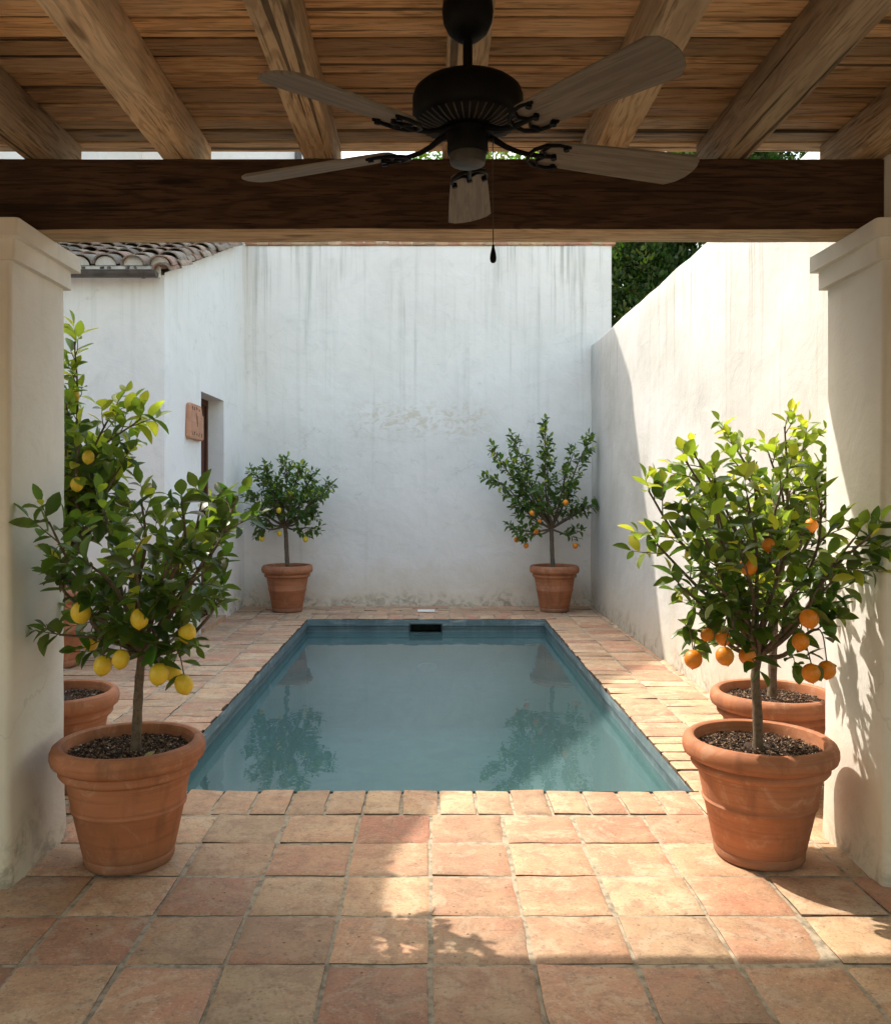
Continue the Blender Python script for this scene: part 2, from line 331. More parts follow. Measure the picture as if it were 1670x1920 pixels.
# water: real see-through surface, reflection by Fresnel
t=NT('pool_water'); t.t.nodes.remove(t.b)
n1=t.noise(t.mapv(t.pos,(1.0,0.55,1)),3.2,3,0.5,0.6); n2=t.noise(t.mapv(t.pos,(1,0.7,1)),14,2,0.5)
bm=t.bump(t.math('ADD',n1,t.mul(n2,0.15)),0.22,0.012)
gl=t.n('ShaderNodeBsdfGlossy'); gl.inputs['Roughness'].default_value=0.012; gl.inputs['Color'].default_value=(0.93,0.97,1,1); t.l(bm,gl.inputs['Normal'])
tp=t.n('ShaderNodeBsdfTransparent'); tp.inputs['Color'].default_value=(0.42,0.64,0.64,1)
fr=t.n('ShaderNodeFresnel'); fr.inputs['IOR'].default_value=1.55; t.l(bm,fr.inputs['Normal'])
df=t.n('ShaderNodeBsdfDiffuse'); df.inputs['Color'].default_value=(0.20,0.34,0.345,1)
m0=t.n('ShaderNodeMixShader'); m0.inputs[0].default_value=0.32; t.l(tp.outputs[0],m0.inputs[1]); t.l(df.outputs[0],m0.inputs[2])
m1=t.n('ShaderNodeMixShader'); t.l(fr.outputs[0],m1.inputs[0]); t.l(m0.outputs[0],m1.inputs[1]); t.l(gl.outputs[0],m1.inputs[2])
t.l(m1.outputs[0],t.out.inputs['Surface']); M['water']=t.m

# ------------------------------------------------------------------ ground and the tiled terrace
PX0,PX1,PY0,PY1=-1.42,1.32,4.35,10.10           # the pool opening
XR,XL,YB,YF=2.04,-2.37,11.2,7.85                # right wall, wing wall, back wall, wing front
WZ=-0.150
g=MB()
S=400
for (a,b,c_,d) in [(-S,-S,S,1-2.5),(-S,-1.5,-12,S),(12,-1.5,S,S),(-12,17,12,S),(-12,-1.5,-6,17),(6,-1.5,12,17)]: g.quad((a,b,-0.05),(c_,b,-0.05),(c_,d,-0.05),(a,d,-0.05))
o=g.build('ground',M['ground']); tag(o,kind='structure')
rt=random.Random(3)
def paver(mb, x0,y0,x1,y1, gap=0.0075, n=5, lift=0.0045, base=None, z=0.0, thick=0.03, over=0.0):
    if x1-x0<0.03 or y1-y0<0.03: return
    r=base if base is not None else min(1,max(0,rt.gauss(0.50,0.20))); col=(r,rt.random(),rt.random())
    w_,h_=x1-x0,y1-y0; sd=rt.random()*90; tx,ty=rt.gauss(0,0.0022),rt.gauss(0,0.0022); tz=rt.gauss(0,0.0012)
    nx=max(2,min(7,int(w_/0.05))); ny=max(2,min(7,int(h_/0.05)))
    us=[0,0.012/w_*0.8]+[k/nx for k in range(1,nx)]+[1-0.012/w_*0.8,1]; vs_=[0,0.012/h_*0.8]+[k/ny for k in range(1,ny)]+[1-0.012/h_*0.8,1]
    V=[];F=[]
    for j,v in enumerate(vs_):
        for i,u in enumerate(us):
            eu=min(u,1-u)*w_; ev=min(v,1-v)*h_
            X=x0+gap+(w_-2*gap)*u; Y=y0+gap+(h_-2*gap)*v
            jx=noise.noise(Vector((X*9+sd,Y*9,sd)))*0.0065; jy=noise.noise(Vector((X*9,Y*9+sd,sd+5)))*0.0065
            e=min(eu,ev); cr=min(math.hypot(0.02-min(eu,0.02),0.02-min(ev,0.02)),0.03)
            zz=z+tz+tx*(u-0.5)*2+ty*(v-0.5)*2+noise.noise(Vector((X*6+sd,Y*6,1)))*0.0022
            if e<1e-6: zz-=lift
            zz-=0.0016*max(0,1-e/0.04)
            V.append((X+jx*(1 if eu<0.02 else 0.2),Y+jy*(1 if ev<0.02 else 0.2),zz))
    ni,nj=len(us),len(vs_)
    for j in range(nj-1):
        for i in range(ni-1):
            a=j*ni+i; F.append((a,a+1,a+ni+1,a+ni))
    o_=len(V); rim=[i for i in range(ni)]+[j*ni+ni-1 for j in range(1,nj)]+[(nj-1)*ni+i for i in range(ni-2,-1,-1)]+[j*ni for j in range(nj-2,0,-1)]
    for q in rim: V.append((V[q][0],V[q][1],z-thick))
    L=len(rim)
    for k in range(L):
        k2=(k+1)%L; F.append((rim[k],o_+k,o_+k2,rim[k2]))
    nF=(ni-1)*(nj-1); mb.add(V,F[:nF],col); o2=len(mb.v)-len(V)
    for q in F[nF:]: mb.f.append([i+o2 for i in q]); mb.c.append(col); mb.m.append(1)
f=MB(); TX,TY=0.324,0.3175; CW=0.30
yN=PY0-CW-0.005                                   # front field starts here
# grout bed
bed=MB()
for (a,b,c_,d) in [(-6,-1.6,6,PY0-0.01),(-6,PY0-0.01,PX0-0.01,17),(PX1+0.01,PY0-0.01,6,17),(PX0-0.01,PY1+0.01,PX1+0.01,17)]:
    bed.quad((a,b,-0.0075),(c_,b,-0.0075),(c_,d,-0.0075),(a,d,-0.0075))
for k in range(0,17):
    y1=yN-k*TY+rt.uniform(-.002,.002); y0=y1-TY
    for i in range(-11,11):
        x0=i*TX+rt.uniform(-.003,.003); paver(f,x0,y0,x0+TX,y1)
# fields beside and behind the pool
def field(x0,x1,y0,y1,tx,ty,ph=0.0,stag=False):
    j=0; y=y0
    while y<y1-0.02:
        x=x0-(tx*0.5 if (stag and j%2) else 0)
        while x<x1-0.02:
            paver(f,max(x,x0),y,min(x+tx,x1),min(y+ty,y1)); x+=tx
        y+=ty; j+=1
field(-4.0+0.02,PX0-CW,yN,YF-0.0,TX,TX*0.62)
field(XL,PX0-CW,YF,YB,TX,TX*0.62)
field(PX1+CW,XR,yN,YB,0.36,TX*0.62)
field(PX0-CW,PX1+CW,PY1+CW,YB,0.30,0.20,stag=True)
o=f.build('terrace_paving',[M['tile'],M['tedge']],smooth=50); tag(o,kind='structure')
o=bed.build('paving_joints',M['grout']); tag(o,kind='structure')

# ------------------------------------------------------------------ the pool
pool=thing('swimming_pool','rectangular blue grey plastered swimming pool with terracotta brick coping','swimming pool',((PX0+PX1)/2,(PY0+PY1)/2,0))
cp=MB(); ov=0.018
def run(n,a,b): return [(a+(b-a)*i/n,a+(b-a)*(i+1)/n) for i in range(n)]
for (a,b) in run(19,PX0-CW,PX1+CW): paver(cp,a,PY0-CW,b,PY0+ov+rt.uniform(-.005,.005),thick=0.045,z=0.003)
for (a,b) in run(19,PX0-CW,PX1+CW): paver(cp,a,PY1-ov+rt.uniform(-.006,.006),b,PY1+CW,thick=0.045,z=0.003)
for (a,b) in run(36,PY0+0.02,PY1-0.02):
    paver(cp,PX0-CW,a,PX0+ov+rt.uniform(-.006,.006),b,thick=0.045,z=0.003)
    paver(cp,PX1-ov+rt.uniform(-.006,.006),a,PX1+CW,b,thick=0.045,z=0.003)
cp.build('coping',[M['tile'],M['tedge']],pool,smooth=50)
b=MB(); zb,zt=-1.25,-0.0080
sk0,sk1,sz0,sz1=W(767,0,PY1).x,W(829,0,PY1).x,WZ-0.04,-0.052    # skimmer mouth
b.quad((PX0,PY0,zb),(PX1,PY0,zb),(PX1,PY1,zb),(PX0,PY1,zb))
def wallgrid(mb,p,q,z0,z1,inn,nx=40):
    # side wall with a small rounded cornice under the coping
    prof=[(0,z0),(0,-0.20),(0.004,-0.10),(0.006,-0.088),(0.02,-0.078),(0.022,-0.045),(0.022,z1)]
    p=Vector(p);q=Vector(q);V=[];F=[]
    for k,(off,z) in enumerate(prof):
        for i in range(nx+1):
            c=p.lerp(q,i/nx); wv=noise.noise(Vector((c.x*3,c.y*3,z*8)))*0.004
            V.append((c.x+inn[0]*(off+wv),c.y+inn[1]*(off+wv),z))
    for k in range(len(prof)-1):
        for i in range(nx):
            a=k*(nx+1)+i; F.append((a,a+1,a+nx+2,a+nx+1))
    mb.add(V,F)
wallgrid(b,(PX0,PY0,0),(PX0,PY1,0),zb,zt,(1,0)); wallgrid(b,(PX1,PY0,0),(PX1,PY1,0),zb,zt,(-1,0))
wallgrid(b,(PX0,PY0,0),(PX1,PY0,0),zb,zt,(0,1))
wallgrid(b,(PX0,PY1,0),(sk0,PY1,0),zb,zt,(0,-1),16); wallgrid(b,(sk1,PY1,0),(PX1,PY1,0),zb,zt,(0,-1),16)
b.quad((sk0,PY1,zb),(sk1,PY1,zb),(sk1,PY1,sz0),(sk0,PY1,sz0)); b.quad((sk0,PY1-.022,sz1),(sk1,PY1-.022,sz1),(sk1,PY1-.022,zt),(sk0,PY1-.022,zt))
b.build('basin',M['poolwall'],pool,smooth=40)
s_=MB()
for (a_,b_) in [((sk0,PY1-.024,sz0),(sk0+.012,PY1+.3,sz1)),((sk1-.012,PY1-.024,sz0),(sk1,PY1+.3,sz1)),((sk0+.012,PY1-.024,sz1-.012),(sk1-.012,PY1+.3,sz1)),((sk0+.012,PY1-.024,sz0),(sk1-.012,PY1+.3,sz0+.012)),((sk0+.012,PY1+.28,sz0+.012),(sk1-.012,PY1+.3,sz1-.012))]: s_.box(a_,b_)
s_.build('skimmer',M['black'],pool)
l_=MB(); c0=W(800,1252,8.62)
dr=(c0-Vector((0,0,CAMH))); tt=(PY1-0.03)/dr.y; lp=Vector((0,0,CAMH))+dr*tt
ring=[]
for (r,y) in [(0.0,-.03),(0.085,-.03),(0.095,-.022),(0.10,0.0),(0.10,.03)]:
    ring.append([(lp.x+r*1.15*math.cos(q),PY1+y-.002,lp.z+r*0.55*math.sin(q)) for q in [2*math.pi*k/32 for k in range(32)]])
l_.rings(ring,cap=False); l_.build('pool_light',M['white'],pool,smooth=40)
i_=MB(); ip=Vector((PX0+.005,W(0,0,1).y,0)); iy=1.42*FPX/(VX-500); i_.lathe([(0,0.012),(0.02,0.012),(0.028,0.006),(0.03,0.0)],(0,0,0),20)
i_.v=[(PX0+.024+v[2],iy+v[0],-0.225+v[1]) for v in i_.v]; i_.build('inlet',M['white'],pool,smooth=40)
wtr=MB()
NX,NY=2,2
wtr.quad((PX0-.0,PY0,WZ),(PX1,PY0,WZ),(PX1,PY1,WZ),(PX0,PY1,WZ)); o=wtr.build('water',M['water']); tag(o,kind='structure')
# skimmer lid set in the far paving
lid=MB(); a=W(783,0,10.72).x; bb=W(815,0,10.72).x
sweep(lid,'x',a,bb,10.60,10.78,0.004,0.014,0.003,2,0,col=(0.5,)*3); o=lid.build('skimmer_lid',M['white']); tag(o,'small cream rectangular skimmer lid set in the paving behind the pool','lid')

# ------------------------------------------------------------------ walls
def slab(mb, axis, pos, thick, a0,a1,z0,z1, step=0.16, jit=0.006, top_j=0.008, seed=0):
    """free standing plastered wall, both faces uneven, rounded top. axis: plane normal"""
    na=max(2,int((a1-a0)/step)); nz=max(2,int((z1-z0)/step))
    prof=[]
    for k in range(nz+1): prof.append((0,z0+(z1-0.03-z0)*k/nz))
    prof += [(0.006,z1-0.012),(0.025,z1),(thick-0.025,z1),(thick-0.006,z1-0.012)]
    for k in range(nz,-1,-1): prof.append((thick,z0+(z1-0.03-z0)*k/nz))
    V=[];F=[]
    for i in range(na+1):
        a=a0+(a1-a0)*i/na
        for (d,z) in prof:
            j=noise.noise(Vector((a*1.3+seed,z*1.3,d*3)))*jit*1.4+noise.noise(Vector((a*5,z*5+seed,d*3)))*jit*0.45
            zt_=z+(noise.noise(Vector((a*2.2+seed,3.3,d)))*top_j if z>z1-0.1 else 0)
            V.append((pos+d+j,a,zt_) if axis=='x' else (a,pos+d+j,zt_))
    n=len(prof)
    for i in range(na):
        for k in range(n-1):
            q=(i*n+k,i*n+k+1,(i+1)*n+k+1,(i+1)*n+k)
            F.append(q if axis=='y' else q[::-1])
    F.append(tuple(range(n))); F.append(tuple(range(na*n+n-1,na*n-1,-1)))
    mb.add(V,F)
m=MB(); slab(m,'y',YB,0.32,-2.39,2.30,-0.03,4.595,seed=2); o=m.build('back_wall',M['backwall'],smooth=60)
cw=MB(); x=-2.36
while x<2.25:
    sweep(cw,'y',YB-0.02+rt.uniform(-.006,.006),YB+0.33,x,x+0.148,4.594,4.632+rt.uniform(-.004,.004),0.005,3,0.003,seed=x*7,col=(rt.random(),rt.random(),rt.random()),fr=4,cseg=1); x+=0.152
cw.build('brick_coping',M['tile'],o)
tag(o,'tall rain-streaked white plaster wall at the far end of the pool','wall')
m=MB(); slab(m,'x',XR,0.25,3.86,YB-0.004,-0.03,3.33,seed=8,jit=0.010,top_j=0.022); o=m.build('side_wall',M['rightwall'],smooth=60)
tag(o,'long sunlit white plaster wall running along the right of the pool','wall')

# left wing: front wall with gutter, side wall with the doorway, tiled roof
wing=thing('house_wing','white plastered house wing with clay tile roof and a doorway beside the pool','house',(-3.2,YF,0))
DY0,DY1,DZ=9.10,10.10,2.50; SL=0.358; zc=3.42
m=MB()
def rake(y): return zc+(y-YF)*SL
# front wall
def grid(mb, fn, us, vs):
    V=[fn(u,v) for v in vs for u in us]; n=len(us); F=[]
    for j in range(len(vs)-1):
        for i in range(n-1): F.append((j*n+i,j*n+i+1,(j+1)*n+i+1,(j+1)*n+i))
    mb.add(V,F)
def lin(a,b,n): return [a+(b-a)*i/n for i in range(n+1)]
nz_=lambda a,b,s: noise.noise(Vector((a*1.3+s,b*1.3,s)))*0.008+noise.noise(Vector((a*5,b*5+s,s)))*0.003
grid(m,lambda u,v:(u,YF+(nz_(u,v,4) if u<XL-0.02 else 0),v),lin(-4.0,XL,12),lin(-0.02,zc-0.02,24))
def side(u,v): return (XL+(nz_(u,v,6) if (abs(u-DY0)>.02 and abs(u-DY1)>.02 and u>YF+.02) else 0),u,v)
grid(m,side,lin(YF,DY0,9),lin(-0.02,DZ,16)); grid(m,side,lin(DY1,YB,8),lin(-0.02,DZ,16))
ys=lin(YF,DY0,9)+lin(DY0,DY1,6)[1:]+lin(DY1,YB,8)[1:]
grid(m,lambda u,v:(side(u,DZ+(rake(u)-DZ)*v)[0] if v>0 else XL,u,DZ+(rake(u)-DZ)*v),ys,lin(0,1,10))
RD=0.19
m.quad((XL,DY0,-.02),(XL-RD,DY0,-.02),(XL-RD,DY0,DZ),(XL,DY0,DZ)); m.quad((XL,DY1,-.02),(XL,DY1,DZ),(XL-RD,DY1,DZ),(XL-RD,DY1,-.02)); m.quad((XL,DY0,DZ),(XL-RD,DY0,DZ),(XL-RD,DY1,DZ),(XL,DY1,DZ))
# filler body so light cannot pass
m.quad((-4.0,YB,0),(XL,YB,0),(XL,YB,rake(YB)),(-4.0,YB,rake(YB)))
m.quad((-4.0,YF,zc-.03),(XL-.02,YF,zc-.03),(XL-.02,YB,rake(YB)-.03),(-4.0,YB,rake(YB)-.03))
m.build('wall',M['wing'],wing,smooth=50)
d=MB(); d.box((XL-RD-.06,DY0,0),(XL-RD+.01,DY0+.06,DZ)); d.box((XL-RD-.06,DY1-.06,0),(XL-RD+.01,DY1-.001,DZ)); d.box((XL-RD-.06,DY0+.06,DZ-.07),(XL-RD+.01,DY1-.06,DZ-.001))
dr_=d.build('door',M['doorw'],wing)
for k in range(6):
    y0=DY0+.062+k*.146; p_=MB(); p_.box((XL-RD-.045,y0,0.01),(XL-RD-.012,y0+.141,DZ-.072))
    if k==0: acc=MB()
    acc.v+= [] ; acc.add(p_.v,p_.f)
acc.build('door_leaf',M['doorw'],dr_)
th=MB(); th.box((XL-RD,DY0+.002,-.01),(XL+.03,DY1-.002,0.045)); th.build('doorstep',M['tile'],wing)
# clay barrel tiles
rr=random.Random(12); rf=MB(); TW=0.236; TL=0.30; slope=math.atan(SL)
palette=[(0.27,0.18,0.13),(0.32,0.22,0.16),(0.24,0.17,0.13),(0.34,0.26,0.195),(0.26,0.21,0.17),(0.33,0.20,0.15),(0.20,0.16,0.13)]
def barrel(mb, x, s0, L, r0, r1, up=True, lift=0.0, yaw=0.0, xo=None):
    col=rr.choice(palette); k=rr.uniform(.8,1.3); col=tuple(q*k for q in col)
    n=10; rings=[]; th_=0.014; jx=rr.gauss(0,.010); jz=rr.gauss(0,.006); yw=yaw+rr.gauss(0,.045)
    for (tt,r) in ((0,r0),(0.33,r0*.66+r1*.34),(0.66,r0*.34+r1*.66),(1,r1)):
        s=s0+L*tt; a=[]
        for rad in (r,r-th_):
            pts=[]
            for q in range(n+1):
                an=math.pi*q/n
                lx=rad*math.cos(an); lz=rad*math.sin(an)*0.82
                if not up: lz=-lz+0.02
                pts.append((lx,lz))
            a += pts if rad==r else pts[::-1]
        rings.append([(x+jx+lx+yw*(s-s0),YF-0.10+s*math.cos(slope)-lz*math.sin(slope),zc+0.0+lift+jz+0.02*(1-tt)+(s-0.10)*math.sin(slope)+lz*math.cos(slope)) for lx,lz in a])
    mb.rings(rings,col)
cols=[XL-0.02-TW*k for k in range(0,8)]
NS=13
for ci,x in enumerate(cols):
    for k in range(NS):
        if (YF+(k+1)*TL)>YB+0.3: continue
        barrel(rf,x-TW/2,k*TL-0.02,TL+.05,0.09,0.104,up=False,lift=0.035)
        barrel(rf,x,k*TL-0.03+rr.uniform(-.01,.01),TL+.07,0.110,0.088,up=True,lift=0.062)
for k in range(NS):                                # verge tiles laid over the rake
    if YF+(k+1)*TL>YB: break
    barrel(rf,XL+0.03,k*TL-0.05,TL+.08,0.085,0.07,up=True,lift=0.03,yaw=0.0)
roof=rf.build('roof',M['rooftile'],wing,smooth=50)
mo=MB()                                           # mortar plugs in the tile mouths
for x in cols:
    ring=[(x+0.092*math.cos(q),YF-0.085-0.07*math.sin(q)*math.sin(slope),zc+0.045+0.074*math.sin(q)) for q in [math.pi*k/10 for k in range(11)]]
    mo.add([(p[0],p[1],p[2]) for p in ring],[tuple(range(11))]); 
mo.box((-4.0,YF-0.07,zc-0.05),(XL-0.03,YF-0.003,zc+0.045))
mo.build('eave_mortar',M['wing'],wing)
gt=MB(); gy=YF-0.13; gz=3.40; n=12; gx1=XL-0.03
out=[]
for x in lin(-4.3,gx1,8):
    a=[(x,gy+0.06*math.cos(q),gz+0.055*math.sin(q)) for q in [math.pi+math.pi*k/n for k in range(n+1)]]+[(x,gy+0.055*math.cos(q),gz+0.05*math.sin(q)) for q in [2*math.pi-math.pi*k/n for k in range(n+1)]]
    out.append(a)
gt.rings(out); 
gt.tube([(-4.3,gy-0.06,gz),(gx1,gy-0.06,gz)],0.007,8)
gt.add([(gx1,gy+0.06*math.cos(q),gz+0.055*math.sin(q)) for q in [math.pi+math.pi*k/n for k in range(n+1)]],[tuple(range(n+1))])
gutter=gt.build('gutter',M['gutter'],wing,smooth=40)
for x in (gx1-0.13,gx1-0.85):
    k_=MB(); k_.rings([[(xx,gy+rr_*math.cos(q),gz+rr_*.93*math.sin(q)) for rr_ in (0.066,) for q in [math.pi+math.pi*k/n for k in range(n+1)]]+[(xx,gy+0.0605*math.cos(q),gz+0.056*math.sin(q)) for q in [2*math.pi-math.pi*k/n for k in range(n+1)]] for xx in (x,x+0.02)])
    k_.build('gutter_bracket',M['gutter'],gutter,smooth=40)

# plaque by the door: broken-cornered clay tile with worn engraving
pl=thing('clay_plaque','chipped terracotta plaque with worn engraved marks beside the doorway','plaque',(XL,8.78,2.16))
pb=MB(); y0,y1,z0,z1=8.52,9.04,1.985,2.33
out=[(y0,z0+.02),(y0+.02,z0),(y1-.03,z0-.006),(y1,z0+.01),(y1-.005,z1-.10),(y1-.06,z1-.085),(y1-.08,z1-.03),(y1-.11,z1),(y0+.05,z1+.003),(y0+.01,z1-.02)]
pb.rings([[(XL+0.004,a,b_) for a,b_ in out],[(XL+0.036,a,b_) for a,b_ in out],[(XL+0.045,8.78+(a-8.78)*.96,2.157+(b_-2.157)*.96) for a,b_ in out]]); pb.build('tablet',M['plaque'],pl)
mk=MB(); r5=random.Random(5)
for row,(zc_,cnt) in enumerate([(2.285,4),(2.035,5)]):
    for k in range(cnt):
        yy=8.60+k*0.085+r5.uniform(-.01,.01)
        for q in range(3):
            a=(yy+r5.uniform(-.018,.018),zc_+r5.uniform(-.018,.018)); b_=(yy+r5.uniform(-.02,.02),zc_+r5.uniform(-.022,.022))
            mk.tube([(XL+.0455,a[0],a[1]),(XL+.0455,b_[0],b_[1])],0.0035,5)
mk.tube([(XL+.0455,8.74,2.24),(XL+.0455,8.79,2.11)],0.004,5); mk.tube([(XL+.0455,8.79,2.22),(XL+.0455,8.79,2.11)],0.003,5)
mk.build('engraving',M['mark'],pl)

# the taller buildings: they shade the court and show above the beam
mh=MB(); prof=[(3.95,-.05),(3.95,6.1),(6.7,6.15),(7.6,6.5),(11.05,8.5),(12.9,9.8),(16.5,9.8),(16.5,-.05)]
mh.rings([[(x,y,z) for y,z in prof] for x in (-10,-4.003)])
house=thing('main_house','tall pale pink-white house seen through the gap above the beam at left','house',(-7,8,0))
mh.build('wall',M['house'],house)
nb=MB(); nb.box((-4.0,12.2,-.05),(-1.80,17,8.75)); 
nhouse=thing('neighbour_house','pale plastered house rising behind the back wall, its corner seen above the beam','house',(-3,14,0))
nb.build('wall',M['house'],nhouse)
rb=MB(); rb.rings([[(x,12.2-.05,8.75),(x,16.5,8.75),(x,16.5,12.2)] for x in (-4.0,-1.76)]); rb.build('roof',M['house'],nhouse)
dp=MB(); dp.tube([(-1.82,12.13,0),(-1.82,12.13,8.7)],0.05,10); dp.build('downpipe',M['gutter'],nhouse,smooth=40)

# ------------------------------------------------------------------ the porch
porch=thing('porch','timber and plaster porch framing the view, its boarded ceiling on heavy joists','porch',(0,2,0))
BB,BT,BF,BK=2.505,2.781,3.42,3.605
def pillar(sx, xin, label):
    y0,y1=3.31,3.80; m=MB(); xo=xin+sx*0.5
    a,b_=min(xin,xo),max(xin,xo)
    sweep(m,'z',-0.01,2.40,a,b_,y0,y1,0.022,26,0.011,seed=sx*3+5,taper=lambda t:1.0+0.035*max(0,1-t*5)**2,fr=1.1,cseg=3)
    p=m.build('pillar',M['pillar'],porch,smooth=50); p['label']=label
    c=MB(); a,b_=sorted((xin-sx*0.022,xo+sx*0.022)); sweep(c,'z',2.357,2.437,a,b_,y0-0.022,y1+0.022,0.012,4,0.006,seed=2,fr=3)
    a,b_=sorted((xin-sx*0.048,xo+sx*0.048)); sweep(c,'z',2.437,2.503,a,b_,y0-0.05,y1+0.05,0.014,4,0.007,seed=4,fr=3)
    c.build('capital',M['pillar'],p,smooth=50)
pillar(-1,-1.575,'cream plaster pillar at the left, behind the pot of the lemon tree')
pillar(1,1.70,'cream plaster pillar at the right, dappled with leaf shadows')
sb=MB(); sweep(sb,'z',2.505,3.16,1.762,2.2,3.33,3.80,0.015,6,0.006,seed=1); sb.build('upper_pier',M['pillar'],porch,smooth=50)
for a_,b_ in (((-4.6,3.33,2.5),(-2.12,3.8,3.16)),((2.21,3.33,2.3),(4.6,3.8,3.16))):
    sb=MB(); sb.box(a_,b_); sb.build('upper_wall',M['inner'],porch)
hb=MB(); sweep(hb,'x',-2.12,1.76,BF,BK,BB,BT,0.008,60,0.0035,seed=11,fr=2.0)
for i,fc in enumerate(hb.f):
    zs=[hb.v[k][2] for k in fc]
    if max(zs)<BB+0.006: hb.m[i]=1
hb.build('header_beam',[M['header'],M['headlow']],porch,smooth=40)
ZC=2.94
for k,x in enumerate([-2.13,-1.585,-1.043,-0.495,0.05,0.62,1.115,1.635,2.2]):
    j=MB(); c_=rt.random()
    sweep(j,'y',-1.45,3.70,x,x+0.122,BT+0.001,ZC+0.0,0.007,70,0.0045,seed=k*7+3,col=(c_,rt.random(),rt.random()),fr=1.6)
    j.build('joist',M['joist'],porch,smooth=40)
cb=MB(); y=3.777; 
while y>-1.5:
    wd=0.1205; x=-4.6
    sweep(cb,'x',-4.6,4.6,y-wd+0.016,y,ZC+rt.uniform(-.002,.003),ZC+0.027,0.006,60,0.0022,seed=y*31,col=(rt.random(),rt.random(),rt.random()),cseg=1,fr=2)
    y-=wd
cb.build('ceiling_boards',M['board'],porch)
rf2=MB(); dk=MB(); dk.box((-4.6,-1.9,ZC+0.031),(4.6,3.76,ZC+0.045)); dk.build('gap_shade_sheet',M['gapshade'],porch); rf2.box((-4.6,-1.9,ZC+0.046),(4.6,3.76,3.24)); rf2.box((-4.6,-1.9,3.243),(4.6,4.485,3.34)); rf2.build('roof',M['inner'],porch)
iw=MB(); iw.box((-4.6,-1.9,-.04),(4.6,-1.5,.25)); iw.box((-4.6,-1.9,2.7),(4.6,-1.5,ZC)); iw.box((-4.6,-1.9,.25),(-3.0,-1.5,2.7)); iw.box((3.0,-1.9,.25),(4.6,-1.5,2.7));  # unseen walls behind the camera, openings added to let fill light in
for a_,b_ in ((-4.6,-4.2),(4.2,4.6)):
    iw.box((a_,-1.5,-.04),(b_,3.33,.5)); iw.box((a_,-1.5,2.6),(b_,3.33,ZC-.001)); iw.box((a_,2.9,.5),(b_,3.33,2.6)); iw.box((a_,-1.5,.5),(b_,-1.2,2.6))
iw.box((2.21,3.335,-.04),(4.6,3.8,2.298))
iw.build('inner_wall',M['inner'],porch)

# ------------------------------------------------------------------ ceiling fan
FX,FY,BZ=0.097,2.30,2.40
fan=thing('ceiling_fan','black five-bladed ceiling fan with weathered wooden blades under the porch joists','ceiling fan',(FX,FY,2.75))
c0=(FX,FY,0)
m=MB(); m.lathe([(0,2.782),(0.058,2.782),(0.064,2.775),(0.067,2.745),(0.064,2.718),(0.052,2.692),(0.032,2.674),(0.018,2.668),(0,2.668)],c0,40); m.build('canopy',M['iron'],fan,smooth=50)
m=MB(); m.tube([(FX,FY,2.70),(FX,FY,2.55)],0.0125,16); m.lathe([(0.012,2.590),(0.022,2.585),(0.026,2.572),(0.036,2.560)],c0,24); m.build('downrod',M['iron'],fan,smooth=50)
m=MB(); m.lathe([(0,2.563),(0.045,2.562),(0.095,2.556),(0.124,2.546),(0.139,2.533),(0.144,2.518),(0.144,2.472),(0.140,2.464),(0.137,2.458),(0.130,2.453),(0.10,2.441),(0.066,2.434),(0,2.434)],c0,64); mot=m.build('motor_housing',M['iron'],fan,smooth=40)
m=MB()
for k in range(40):
    a=2*math.pi*k/40; ca,sa=math.cos(a),math.sin(a)
    m.tube([(FX+0.132*ca,FY+0.132*sa,2.4535),(FX+0.10*ca,FY+0.10*sa,2.4405),(FX+0.078*ca,FY+0.078*sa,2.436)],0.0024,5)
m.build('vent_ribs',M['capm'],mot,smooth=60)
m=MB(); m.lathe([(0,2.436),(0.062,2.436),(0.064,2.430),(0.055,2.424),(0.053,2.40),(0.054,2.378),(0.050,2.372),(0,2.372)],c0,40); m.build('switch_housing',M['iron'],fan,smooth=40)
m=MB(); m.lathe([(0.047,2.372),(0.047,2.355),(0.044,2.346),(0.036,2.342),(0,2.342)],c0,40); m.build('bottom_cap',M['capm'],fan,smooth=40)
def xf(ang,pitch,cx=0.0):
    # local: x outward, y across, z up
    return Matrix.Translation(Vector((FX,FY,BZ)))@Matrix.Rotation(R(ang),4,'Z')@Matrix.Rotation(R(pitch),4,'X')
M_bl={}
